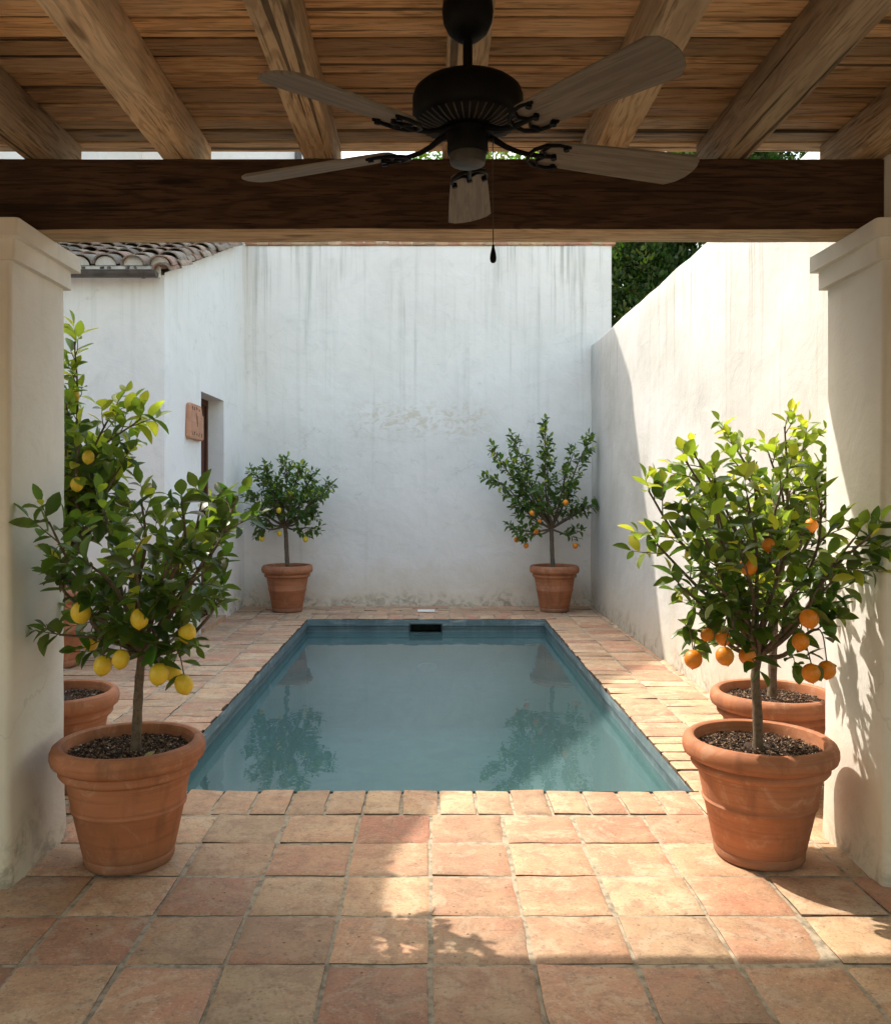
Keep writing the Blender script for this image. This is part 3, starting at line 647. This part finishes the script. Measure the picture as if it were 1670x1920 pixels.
for i,(ang,RR) in enumerate([(87,0.665),(17.5,0.675),(-50,0.645),(-139,0.60),(157,0.69)]):
    T=xf(ang,-12.5); b0=0.205
    # blade outline
    ol=[]
    def hw(t): return 0.052+0.020*t
    ol=[(b0+0.012,-0.050),(b0+.10,-0.056)]+[(b0+(RR-b0-.035)*t,-hw(t)) for t in (0.4,0.7,1.0)]+[(RR-.012,-.058),(RR-.002,-.03),(RR,-.004),(RR-.006,.026),(RR-.02,.052)]+[(b0+(RR-b0-.045)*t,hw(t)) for t in (1.0,0.7,0.4)]+[(b0+.10,0.056),(b0+.012,0.050),(b0,0.038),(b0,-0.038)]
    def rg(z,s): return [T@Vector((b0+(x-b0)*1.0 if s==1 else 0.45+(x-0.45)*s,y*s,z)) for x,y in ol]
    m=MB(); m.rings([rg(-0.004,0.985),rg(-0.0025,1),rg(0.0025,1),rg(0.004,0.985)])
    t=NT('blade_wood_%d'%i)
    # grain along each blade
    rot=t.n('ShaderNodeVectorRotate'); rot.rotation_type='Z_AXIS'; t.l(t.pos,rot.inputs['Vector']); rot.inputs['Center'].default_value=(FX,FY,BZ); rot.inputs['Angle'].default_value=-R(ang)
    p=rot.outputs[0]; g1=t.noise(t.mapv(p,(2.2,34,10)),1.0,5,0.65,0.9); g2=t.noise(t.mapv(p,(7,160,10)),1.0,3,0.6)
    cc=t.mix(t.ramp(g1,0.35,0.65),(0.21,0.185,0.155),(0.145,0.122,0.10)); cc=t.mix(t.mul(t.ramp(g2,0.55,0.7),0.6),cc,(0.08,0.062,0.048))
    mat=t.done(cc,0.7,t.bump(t.math('ADD',g1,g2),0.4,0.003),0.3)
    bl=m.build('blade',mat,fan)
    # blade iron: arm out of the hub and a three-fingered open bracket
    T2=xf(ang,-12.5); m=MB()
    P=lambda x,y,z:T2@Vector((x,y,z))
    m.tube([P(0.045,0,0.030),P(0.075,0,0.022),P(0.105,0,0.006),P(0.135,0,-0.004),P(0.165,0,-0.009),P(0.185,0,-0.010)],[0.010,0.009,0.0075,0.007,0.007,0.0065],8)
    m.tube([P(0.275,0.046,-0.0075),P(0.24,0.052,-0.008),P(0.205,0.046,-0.009),P(0.18,0.026,-0.010),P(0.172,0,-0.010),P(0.18,-0.026,-0.010),P(0.205,-0.046,-0.009),P(0.24,-0.052,-0.008),P(0.275,-0.046,-0.0075)],[0.004,0.005,0.0055,0.0055,0.0055,0.0055,0.0055,0.005,0.004],8)
    m.tube([P(0.182,0,-0.010),P(0.25,0,-0.0085)],[0.007,0.005],8)
    m.tube([P(0.215,0.044,-.0085),P(0.205,0.022,-.009),P(0.222,0,-.009),P(0.205,-0.022,-.009),P(0.215,-0.044,-.0085)],0.0045,6)
    for (sx_,sy_) in ((0.262,0.044),(0.262,-0.044),(0.245,0)): m.tube([P(sx_,sy_,-0.016),P(sx_,sy_,0.0)],0.008,10)
    m.build('blade_iron',M['iron'],bl,smooth=60)
m=MB(); chx=FX+0.066
ch=W(923,460,2.30); m.tube([(FX+.05,FY-.005,2.405),(chx,FY-.01,2.408),(ch.x,FY-.01,2.400)],0.004,8); m.tube([(ch.x,FY-.01,2.40),(ch.x+.0005,FY-.01,2.26),(ch.x+.001,FY-.01,2.13)],0.0014,6)
for k in range(60): m.lathe([(0,-.0019),(.0019,0),(0,.0019)],(ch.x+.001*k/60,FY-.01,2.40-k*.0045),6)
pc=m.build('pull_chain',M['capm'],fan,smooth=60)
m=MB(); m.lathe([(0,2.134),(.0025,2.132),(.004,2.124),(.0075,2.108),(.0085,2.098),(.0075,2.090),(.004,2.086),(0,2.085)],(ch.x+.001,FY-.01,0),16); m.build('pull_knob',M['iron'],pc,smooth=60)

# ------------------------------------------------------------------ potted citrus
def leaf(mb, base, d, up, L, Wd, col, curl=0.25, fold=0.25):
    d=d.normalized(); s=d.cross(up)
    if s.length<1e-4: s=d.orthogonal()
    s.normalize(); n=s.cross(d).normalized()
    st=[(0.0,0.02),(0.12,0.42),(0.32,0.90),(0.55,1.0),(0.78,0.68),(0.92,0.30),(1.0,0.0)]
    V=[];F=[]; 
    for (t,wv) in st:
        c=base+d*(L*t*(1-0.12*curl*t))-n*(L*curl*t*t); hw=Wd*0.5*wv
        if wv<=0.03: V.append(c); 
        else: V += [c-s*hw+n*hw*fold*1.6, c, c+s*hw+n*hw*fold*1.6]
    # indices
    F.append((0,2,1)); F.append((0,3,2))
    for k in range(4):
        a=1+k*3; F += [(a,a+1,a+4,a+3),(a+1,a+2,a+5,a+4)]
    a=13; e=len(V)-1
    F += [(a,a+1,e),(a+1,a+2,e)]
    mb.add(V,F,col)
def lerp3(a,b,t): return tuple(x+(y-x)*t for x,y in zip(a,b))
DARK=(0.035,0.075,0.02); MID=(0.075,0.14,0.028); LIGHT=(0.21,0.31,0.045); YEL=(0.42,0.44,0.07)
def pot_mesh(c, rim, H, parent, tilt=0):
    s=rim/0.302; h=H/0.482
    prof=[(0,0.0),(0.160,0.0),(0.171,0.004),(0.177,0.014),(0.178,0.036),(0.175,0.043),(0.1815,0.052),(0.2175,0.218),(0.2245,0.224),(0.2262,0.231),(0.2215,0.239),(0.2435,0.352),(0.250,0.357),(0.262,0.360),(0.270,0.370),(0.270,0.382),(0.262,0.392),(0.264,0.398),(0.282,0.402),(0.296,0.412),(0.302,0.430),(0.3015,0.452),(0.294,0.470),(0.281,0.480),(0.266,0.482),(0.256,0.476),(0.251,0.460),(0.247,0.380),(0.243,0.34)]
    m=MB(); m.lathe([(r*s,z*h) for r,z in prof],(0,0,0),72,wob=0.004)
    me=m.build('pot',M['pot'],None,smooth=40); me.parent=parent; return me, 0.249*s, 0.425*h
def soil(parent,r,z,light=False,seed=0):
    q=random.Random(seed); m=MB(); n=26; V=[(0,0,z+.012)];F=[]
    nr=9
    for i in range(1,nr+1):
        for k in range(n*2):
            a=math.pi*k/n; rr_=r*i/nr; V.append((rr_*math.cos(a),rr_*math.sin(a),z+noise.noise(Vector((rr_*math.cos(a)*16+seed,rr_*math.sin(a)*16,1)))*0.013+(0.010 if i<3 else 0)))
    for k in range(2*n): F.append((0,1+k,1+(k+1)%(2*n)))
    for i in range(nr-1):
        for k in range(2*n):
            a=1+i*2*n+k; b_=1+i*2*n+(k+1)%(2*n); F.append((a,a+2*n,b_+2*n,b_))
    m.add(V,F,(0.045,0.027,0.018))
    for k in range(3800 if not light else 900):
        a=q.uniform(0,6.283); rr_=r*math.sqrt(q.random())*.97; s=q.uniform(.0016,.0045)*(1.3 if q.random()<.15 else 1)
        if q.random()<0.05: col=(0.62,0.58,0.50); s*=.6
        elif q.random()<0.35: col=lerp3((0.16,0.095,0.055),(0.30,0.20,0.13),q.random())
        else: col=lerp3((0.03,0.018,0.012),(0.10,0.055,0.035),q.random())
        c=Vector((rr_*math.cos(a),rr_*math.sin(a),z+q.uniform(.0,.014)))
        Rm=Matrix.Rotation(q.uniform(0,6.28),3,'Z')@Matrix.Rotation(q.uniform(-.7,.7),3,'X')@Matrix.Rotation(q.uniform(-.7,.7),3,'Y')
        dx,dy,dz=s*q.uniform(.8,1.9),s*q.uniform(.5,1),s*q.uniform(.3,.6)
        V=[c+Rm@Vector((x*dx,y*dy,w_*dz)) for x in(-1,1) for y in(-1,1) for w_ in(-1,1)]
        m.add(V,[(0,1,3,2),(4,6,7,5),(0,4,5,1),(2,3,7,6),(0,2,6,4),(1,5,7,3)],col)
    o=m.build('soil',M['soil'],None); o.parent=parent; return o
def fruit_mesh(c, r, el_, seed):
    q=random.Random(seed); m=MB(); prof=[]
    N=14
    for k in range(N+1):
        t=math.pi*k/N; rr_=math.sin(t)*r; z=-math.cos(t)*r*el_
        if k==0: z-=r*0.16*(el_>1.05); 
        if k==1: rr_*=0.62; z-=r*0.07*(el_>1.05)
        if k==N-1: z-=0.0
        if k==N: z-=r*0.08
        prof.append((max(rr_,0.0),z))
    m.lathe(prof,(0,0,0),24); Rm=Matrix.Rotation(q.uniform(-.3,.3),3,'X')@Matrix.Rotation(q.uniform(-.3,.3),3,'Y')
    m.v=[tuple(Rm@Vector(v)+c) for v in m.v]; return m
def citrus(name,label,cat,bx,by,rim,H,trunk,tips,fruits,kind,seed,leafL=(0.075,0.115),twigs=7,lt=0.25,tr=0.017,group=None,detail=True,spread=0.05,young_sunlit=0.25,perlite=True,lit=None,frl=0.036):
    q=random.Random(seed); root=thing(name,label,cat,(bx,by,0),'potted citrus trees around the pool'); base=Vector((bx,by,0))
    pot,ri,zs=pot_mesh(base,rim,H,root); soil(root,ri,zs,not detail,seed)
    wood_=MB(); lf=MB(); lim=[]
    tp=[Vector(p)-base for p in trunk]; n=len(tp)
    # resample the trunk smoothly
    def catm(P,k=6):
        P=[P[0]*2-P[1]]+P+[P[-1]*2-P[-2]]; out=[]
        for i in range(1,len(P)-2):
            for j in range(k):
                t=j/k; a,b_,c,d_=P[i-1],P[i],P[i+1],P[i+2]
                out.append(0.5*((2*b_)+(c-a)*t+(2*a-5*b_+4*c-d_)*t*t+(3*b_-a-3*c+d_)*t**3))
        return out+[P[-2]]
    T=catm(tp); rs=[tr*(1.32 if i==0 else 1.12-0.22*i/len(T))*(1+0.06*math.sin(i*1.7)) for i in range(len(T))]
    rs[-1]*=1.22; rs[-2]*=1.12
    wood_.tube(T,rs,12); fork=T[-1]
    allp=[]
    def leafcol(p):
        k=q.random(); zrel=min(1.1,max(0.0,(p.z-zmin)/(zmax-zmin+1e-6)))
        y=young_sunlit*(zrel**1.5)*1.6  # paler towards the top: new growth, plus sunlight put into the leaf colour
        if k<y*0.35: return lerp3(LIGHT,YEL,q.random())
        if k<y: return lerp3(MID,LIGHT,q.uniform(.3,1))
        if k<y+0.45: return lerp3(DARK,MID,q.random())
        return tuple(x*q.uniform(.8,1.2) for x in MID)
    TW_=[Vector(p)-base for p in tips]; zmin=min(p.z for p in TW_)-0.1; zmax=max(p.z for p in TW_)
    cen=sum(TW_,Vector())/len(TW_)
    def addtwig(p0,d,L,r=0.0032,nl=None,droop=0.0):
        d=d.normalized(); pts=[p0]; cur=p0.copy(); dd=d.copy()
        for k in range(4):
            dd=(dd+Vector((q.gauss(0,.14),q.gauss(0,.14),q.gauss(0.03,.10)-droop*0.3))).normalized(); cur=cur+dd*L/4; pts.append(cur.copy())
        wood_.tube(pts,[r,r*.85,r*.7,r*.5,r*.35],5)
        nl=nl or max(3,int(L/0.024)); ph=q.uniform(0,6.28)
        for k in range(nl):
            t=0.18+0.82*(k+.5)/nl; i=min(3,int(t*4)); pp=pts[i].lerp(pts[i+1],t*4-i); ax=(pts[i+1]-pts[i]).normalized()
            ph+=2.4+q.gauss(0,.3); u=ax.orthogonal().normalized(); v=ax.cross(u); side_=(u*math.cos(ph)+v*math.sin(ph))
            ld=(ax*q.uniform(.35,.95)+side_*q.uniform(.7,1.1)+Vector((0,0,q.uniform(-.32,.22)-droop*.6))).normalized()
            up=(Vector((0,0,1))+Vector((q.gauss(0,.45),q.gauss(0,.45),0))+ax*.3).normalized()
            Ls=q.uniform(*leafL)*(0.72+0.28*math.sin(math.pi*min(1,t*.9+.1))); 
            if t>0.85: Ls*=0.8
            leaf(lf,pp,ld,up,Ls,Ls*q.uniform(.44,.60),leafcol(pp),q.uniform(-.05,.42),q.uniform(.12,.42))
        leaf(lf,pts[-1],(dd+Vector((0,0,.2))),Vector((q.gauss(0,.5),q.gauss(0,.5),1)),q.uniform(*leafL)*.75,q.uniform(.03,.045)*leafL[1]/.11,leafcol(pts[-1]),.1,.3)
        allp.extend(pts[1:])
    for ti,tip in enumerate(TW_):
        L=(tip-fork).length; mid=fork.lerp(tip,0.35)+Vector((q.gauss(0,.03),q.gauss(0,.03),-0.04*L+q.gauss(0,.02))); mid2=fork.lerp(tip,0.7)+Vector((q.gauss(0,.03),q.gauss(0,.03),q.gauss(0,.02)))
        P=catm([fork-Vector((0,0,.012)),mid,mid2,tip],5); n=len(P); r0=tr*q.uniform(.42,.6)
        wood_.tube(P,[r0*(1-0.8*i/n)+.0015 for i in range(n)],7); lim.append(P); allp.extend(P[4:])
        ax=(tip-mid2).normalized(); addtwig(tip-ax*.03,ax+Vector((0,0,.15)),q.uniform(.08,.13))
        nt=max(3,int(round(twigs*L/0.5)))
        for k in range(nt):
            t=0.30+0.66*(k+q.random())/nt; i=min(n-2,int(t*(n-1))); pp=P[i].lerp(P[i+1],t*(n-1)-i); ax=(P[i+1]-P[i]).normalized()
            rd=Vector((q.gauss(0,1),q.gauss(0,1),q.gauss(0,.8))); rd=(rd-ax*rd.dot(ax)).normalized()
            outw=(pp-cen); outw=outw.normalized() if outw.length>.01 else ax
            addtwig(pp,ax*.55+rd*.8+outw*.35+Vector((0,0,.22)),q.uniform(.07,.19)*(1.15-.3*t))
    for (fx,fy,FYd,fr_) in fruits:
        FYd-=(0.12 if detail else 0.0); c=W(fx,fy,FYd)-base; el_=1.18 if kind=='lemon' else (1.06 if kind=='orange' else 1.0); top=c+Vector((0,0,fr_*el_*.95))
        best=min(allp,key=lambda p:(p-(top+Vector((0,0,.05)))).length+(0.3 if p.z<top.z+.01 else 0))
        m1=best.lerp(top,.55)+Vector((0,0,.035)); pts=catm([best,m1,top],4); wood_.tube(pts,.0026,5)
        for k in range(4):
            pp=pts[-1-k*2]; dd=Vector((q.gauss(0,1),q.gauss(0,1),q.uniform(-.6,.1))); leaf(lf,pp,dd,Vector((q.gauss(0,.4),q.gauss(0,.4),1)),q.uniform(*leafL)*.85,q.uniform(.4,.55)*leafL[1]*.8,leafcol(pp),.2,.2)
        m=fruit_mesh(c,fr_,el_,int(fx)); o=m.build('lemon' if kind=='lemon' else 'orange',M['lemon'] if kind=='lemon' else M['orange'],None,smooth=180); o.parent=root
    o=wood_.build('trunk',M['bark'],None,smooth=80); o.parent=root
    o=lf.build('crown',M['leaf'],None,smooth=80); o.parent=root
    return root
def tips_at(lst): return [W(a,b_,y) for a,b_,y in lst]
# near left lemon (a cut leaf lies on its soil)
Y1=3.56
TREES=[]
citrus('potted_lemon_tree','lemon tree heavy with yellow lemons in the large shaded pot by the left pillar','potted tree',(243-VX)*Y1/FPX,Y1,0.300,0.485,
  [W(255,1412,Y1),W(258,1340,Y1),W(262,1270,Y1),W(268,1222,Y1)],
  tips_at([(92,978,3.3),(140,1000,3.5),(195,955,3.75),(265,935,3.55),(310,985,3.9),(345,965,3.3),(400,975,3.7),(440,945,3.62),(380,935,3.6),(415,1000,3.75),(400,1060,3.3),(410,1130,3.6),(110,1090,3.35),(112,1190,3.4),(170,1060,3.2),(250,1040,3.15),(320,1060,3.2),(150,1150,3.75),(360,1150,3.85),(230,1000,3.95),(330,1190,3.4),(200,1130,3.35),(285,1110,3.75)]),
  [(152,1149,3.42,.036),(193,1248,3.5,.034),(227,1236,3.45,.032),(298,1264,3.45,.036),(325,1262,3.6,.032),(345,1283,3.5,.035),(351,1187,3.5,.034),(170,1205,3.75,.032),(262,1160,3.4,.033),(250,1205,3.7,.03)],
  'lemon',11,leafL=(0.072,0.12),twigs=4,tr=0.0185,young_sunlit=0.12)
fl=MB(); bs=W(268,1415,3.42); leaf(fl,Vector((bs.x,bs.y,0.447)),Vector((.45,.9,.25)),Vector((.3,-.6,1)),.07,.02,(0.42,0.38,0.14),.1,.3); fl_=fl.build('fallen_leaf',M['leaf']); tag(fl_,'yellowed leaf lying on the soil at the foot of the near lemon tree','leaf')
Y5=3.60
citrus('potted_orange_tree','orange tree in the large terracotta pot against the right pillar, half in sun','potted tree',(1422-VX)*Y5/FPX,Y5,0.302,0.485,
  [W(1420,1408,Y5),W(1419,1330,Y5),W(1415,1270,Y5),W(1420,1228,Y5)],
  tips_at([(1215,920,3.7),(1230,1020,3.6),(1285,865,3.75),(1340,900,3.5),(1270,1095,3.5),(1290,960,3.3),(1400,930,3.3),(1470,900,3.6),(1540,940,3.35),(1600,1010,3.3),(1630,1005,3.25),(1560,1090,3.25),(1480,1010,3.25),(1390,1040,3.2),(1330,1090,3.3),(1500,1100,3.4),(1440,1110,3.75),(1340,1010,3.8),(1290,1180,3.55),(1535,1180,3.4),(1450,980,3.85),(1370,1160,3.35)]),
  [(1299,1236,3.5,.034),(1358,1230,3.45,.034),(1355,1196,3.6,.03),(1325,1190,3.6,.026),(1402,1062,3.4,.032),(1440,1022,3.45,.025),(1371,1110,3.6,.025),(1516,1160,3.35,.034),(1500,1203,3.45,.032),(1520,1262,3.4,.034),(1549,1256,3.42,.033),(1400,1230,3.5,.032)],
  'orange',23,leafL=(0.07,0.115),twigs=4.4,tr=0.0185,young_sunlit=0.6)
Y2=4.42
citrus('potted_lemon_tree','tall sunlit citrus tree in a pot partly hidden behind the left pillar','potted tree',-1.86,Y2,0.285,0.485,
  [(-1.86,Y2,0.43),(-1.87,Y2,0.7),(-1.85,Y2,0.95),(-1.84,Y2,1.12)],
  tips_at([(140,640,4.4),(125,760,4.35),(150,830,4.2),(215,765,4.4),(265,785,4.35),(255,830,4.5),(190,850,4.6),(230,870,4.3),(130,900,4.3),(180,930,4.5),(150,980,4.2),(60,800,4.5),(40,900,4.4),(80,960,4.3),(100,720,4.5),(200,960,4.3),(20,1020,4.5)]),
  [(138,742,4.5,.030),(166,857,4.3,.028),(145,908,4.3,.030)],'lemon',31,leafL=(0.085,0.135),twigs=5,tr=0.018,young_sunlit=1.0)
Y6=4.42
citrus('potted_orange_tree','sunlit orange tree in the pot between the right pillar and the side wall','potted tree',1.72,Y6,0.305,0.485,
  [W(1447,1305,Y6),W(1448,1230,Y6),W(1450,1180,Y6),W(1452,1130,Y6)],
  tips_at([(1360,810,4.5),(1300,850,4.4),(1295,905,4.5),(1380,870,4.3),(1470,800,4.4),(1510,815,4.45),(1440,850,4.5),(1530,880,4.4),(1480,920,4.3),(1400,950,4.4),(1350,950,4.5),(1550,960,4.3),(1580,860,4.4),(1500,1000,4.3),(1420,1020,4.4),(1560,1040,4.45),(1340,1010,4.4)]),
  [(1520,985,4.2,.03)],'orange',41,leafL=(0.068,0.11),twigs=6,tr=0.02,young_sunlit=0.9)
Y3=10.72
citrus('potted_lemon_tree','small round-headed citrus tree in the far pot at the back left corner','potted tree',(539-VX)*Y3/FPX,Y3,0.31,0.565,
  [W(541,1085,Y3),W(538,1040,Y3),W(536,1000,Y3),W(534,985,Y3)],
  tips_at([(475,885,10.7),(500,880,10.5),(535,868,10.7),(560,880,10.5),(590,890,10.8),(620,912,10.7),(600,930,10.4),(575,915,11.0),(520,905,10.9),(470,930,10.6),(480,970,10.7),(500,940,10.4),(550,930,10.3),(585,960,10.6),(520,960,10.9),(590,990,10.7),(490,990,10.6)]),
  [(491,1009,10.6,.034),(524,1000,10.6,.03),(573,1011,10.6,.032),(523,957,10.4,.03)],'lemon',51,leafL=(0.07,0.105),twigs=11,tr=0.026,young_sunlit=0.15,detail=False)
Y4=10.72
citrus('potted_orange_tree','spreading orange tree in the far pot at the back right corner','potted tree',(1039-VX)*Y4/FPX,Y4,0.30,0.56,
  [W(1038,1082,Y4),W(1035,1045,Y4),W(1034,1010,Y4),W(1033,990,Y4)],
  tips_at([(1022,795,10.7),(1020,850,10.6),(960,820,10.7),(925,845,10.6),(920,895,10.6),(960,870,10.5),(980,900,10.9),(1075,850,10.7),(1105,825,10.7),(1060,890,10.5),(1090,945,10.6),(1110,945,10.75),(1010,925,10.4),(970,940,10.6),(960,990,10.6),(980,1005,10.5),(1080,1000,10.6),(1050,950,10.9),(1000,960,10.9)]),
  [(968,1012,10.6,.032),(986,1023,10.6,.032),(1060,942,10.4,.032),(997,962,10.4,.03),(1005,997,10.5,.03),(1078,1023,10.6,.034),(1011,977,10.5,.026)],'orange',61,leafL=(0.07,0.11),twigs=8,tr=0.026,young_sunlit=0.2,detail=False)
# the pot standing against the wing wall, mostly hidden
hp=thing('terracotta_pot','terracotta pot half hidden behind the left pillar, against the white wing wall','pot',(-3.13,7.42,0))
pot_mesh(None,0.27,0.66,hp); soil(hp,0.222,0.585,True,9)

# ------------------------------------------------------------------ trees beyond the walls
def conifer(name,label,x,y,h,r,seed,group=None,cols=((0.022,0.055,0.014),(0.05,0.10,0.022),(0.10,0.15,0.035)),nc=430,ng=48,z0=1.5,cr=0.17,shape=None,ls=(0.05,0.09)):
    q=random.Random(seed); root=thing(name,label,'tree',(x,y,0),'conifers beyond the side wall' if name=='cypress_tree' else None); tk=MB(); tk.tube([(0,0,-.05),(0.02,0,h*.5),(0,0,h*.93)],[.16,.11,.02],10); o=tk.build('trunk',M['bark'],None,smooth=60); o.parent=root
    m=MB()
    for k in range(nc):
        t=q.random()**0.9; z=z0+(h-z0)*t; prof=(shape(t) if shape else (1-t**2.2)**.6)*r; a=q.uniform(0,6.283); rad=prof*q.uniform(.72,1.05)
        c=Vector((rad*math.cos(a),rad*math.sin(a),z)); out=Vector((math.cos(a),math.sin(a),.35)).normalized(); s=cr*q.uniform(.6,1.3); cc=lerp3(cols[0],cols[1],q.random()) if q.random()<.82 else cols[2]
        for g_ in range(ng):
            v=Vector((q.gauss(0,1),q.gauss(0,1),q.gauss(0,1))).normalized()*s*q.uniform(.55,1.0)
            if v.dot(out)<-.35*s: v=-v
            v.z*=1.25; p=c+v; d_=(v.normalized()+Vector((q.gauss(0,.4),q.gauss(0,.4),.6))).normalized(); w_=d_.cross(Vector((q.gauss(0,1),q.gauss(0,1),q.gauss(0,1)))).normalized()
            L=q.uniform(*ls); b_=L*.34; col=tuple(u*q.uniform(.7,1.35) for u in cc)
            m.add([p-w_*b_*.5,p+d_*L*.5-w_*b_,p+d_*L,p+d_*L*.5+w_*b_,p+w_*b_*.5],[(0,1,2,3,4)],col)
    o=m.build('crown',M['leaf'],None); o.parent=root
gC='dense conifers beyond the right wall'
conifer('cypress_tree','dense dark conifer showing between the back wall corner and the side wall',3.0,12.7,6.0,0.85,71,nc=900,z0=2.6,ng=60)
conifer('cypress_tree','dense dark conifer behind the sloping line of the side wall top',4.15,12.5,7.6,0.9,72,nc=1000,z0=2.6,ng=60)
conifer('cypress_tree','tall conifer whose top shows in the gap above the beam at right',5.3,13.4,8.6,0.95,73,nc=600,z0=3.0)
conifer('broadleaf_tree','light green tree seen through the gap above the beam behind the fan',1.0,15.2,8.6,1.35,74,cols=((0.07,0.13,0.025),(0.14,0.22,0.04),(0.26,0.32,0.08)),nc=260,ng=46,z0=5.0,cr=0.30,shape=lambda t:math.sin(math.pi*(.12+.86*t)),ls=(0.05,0.09))
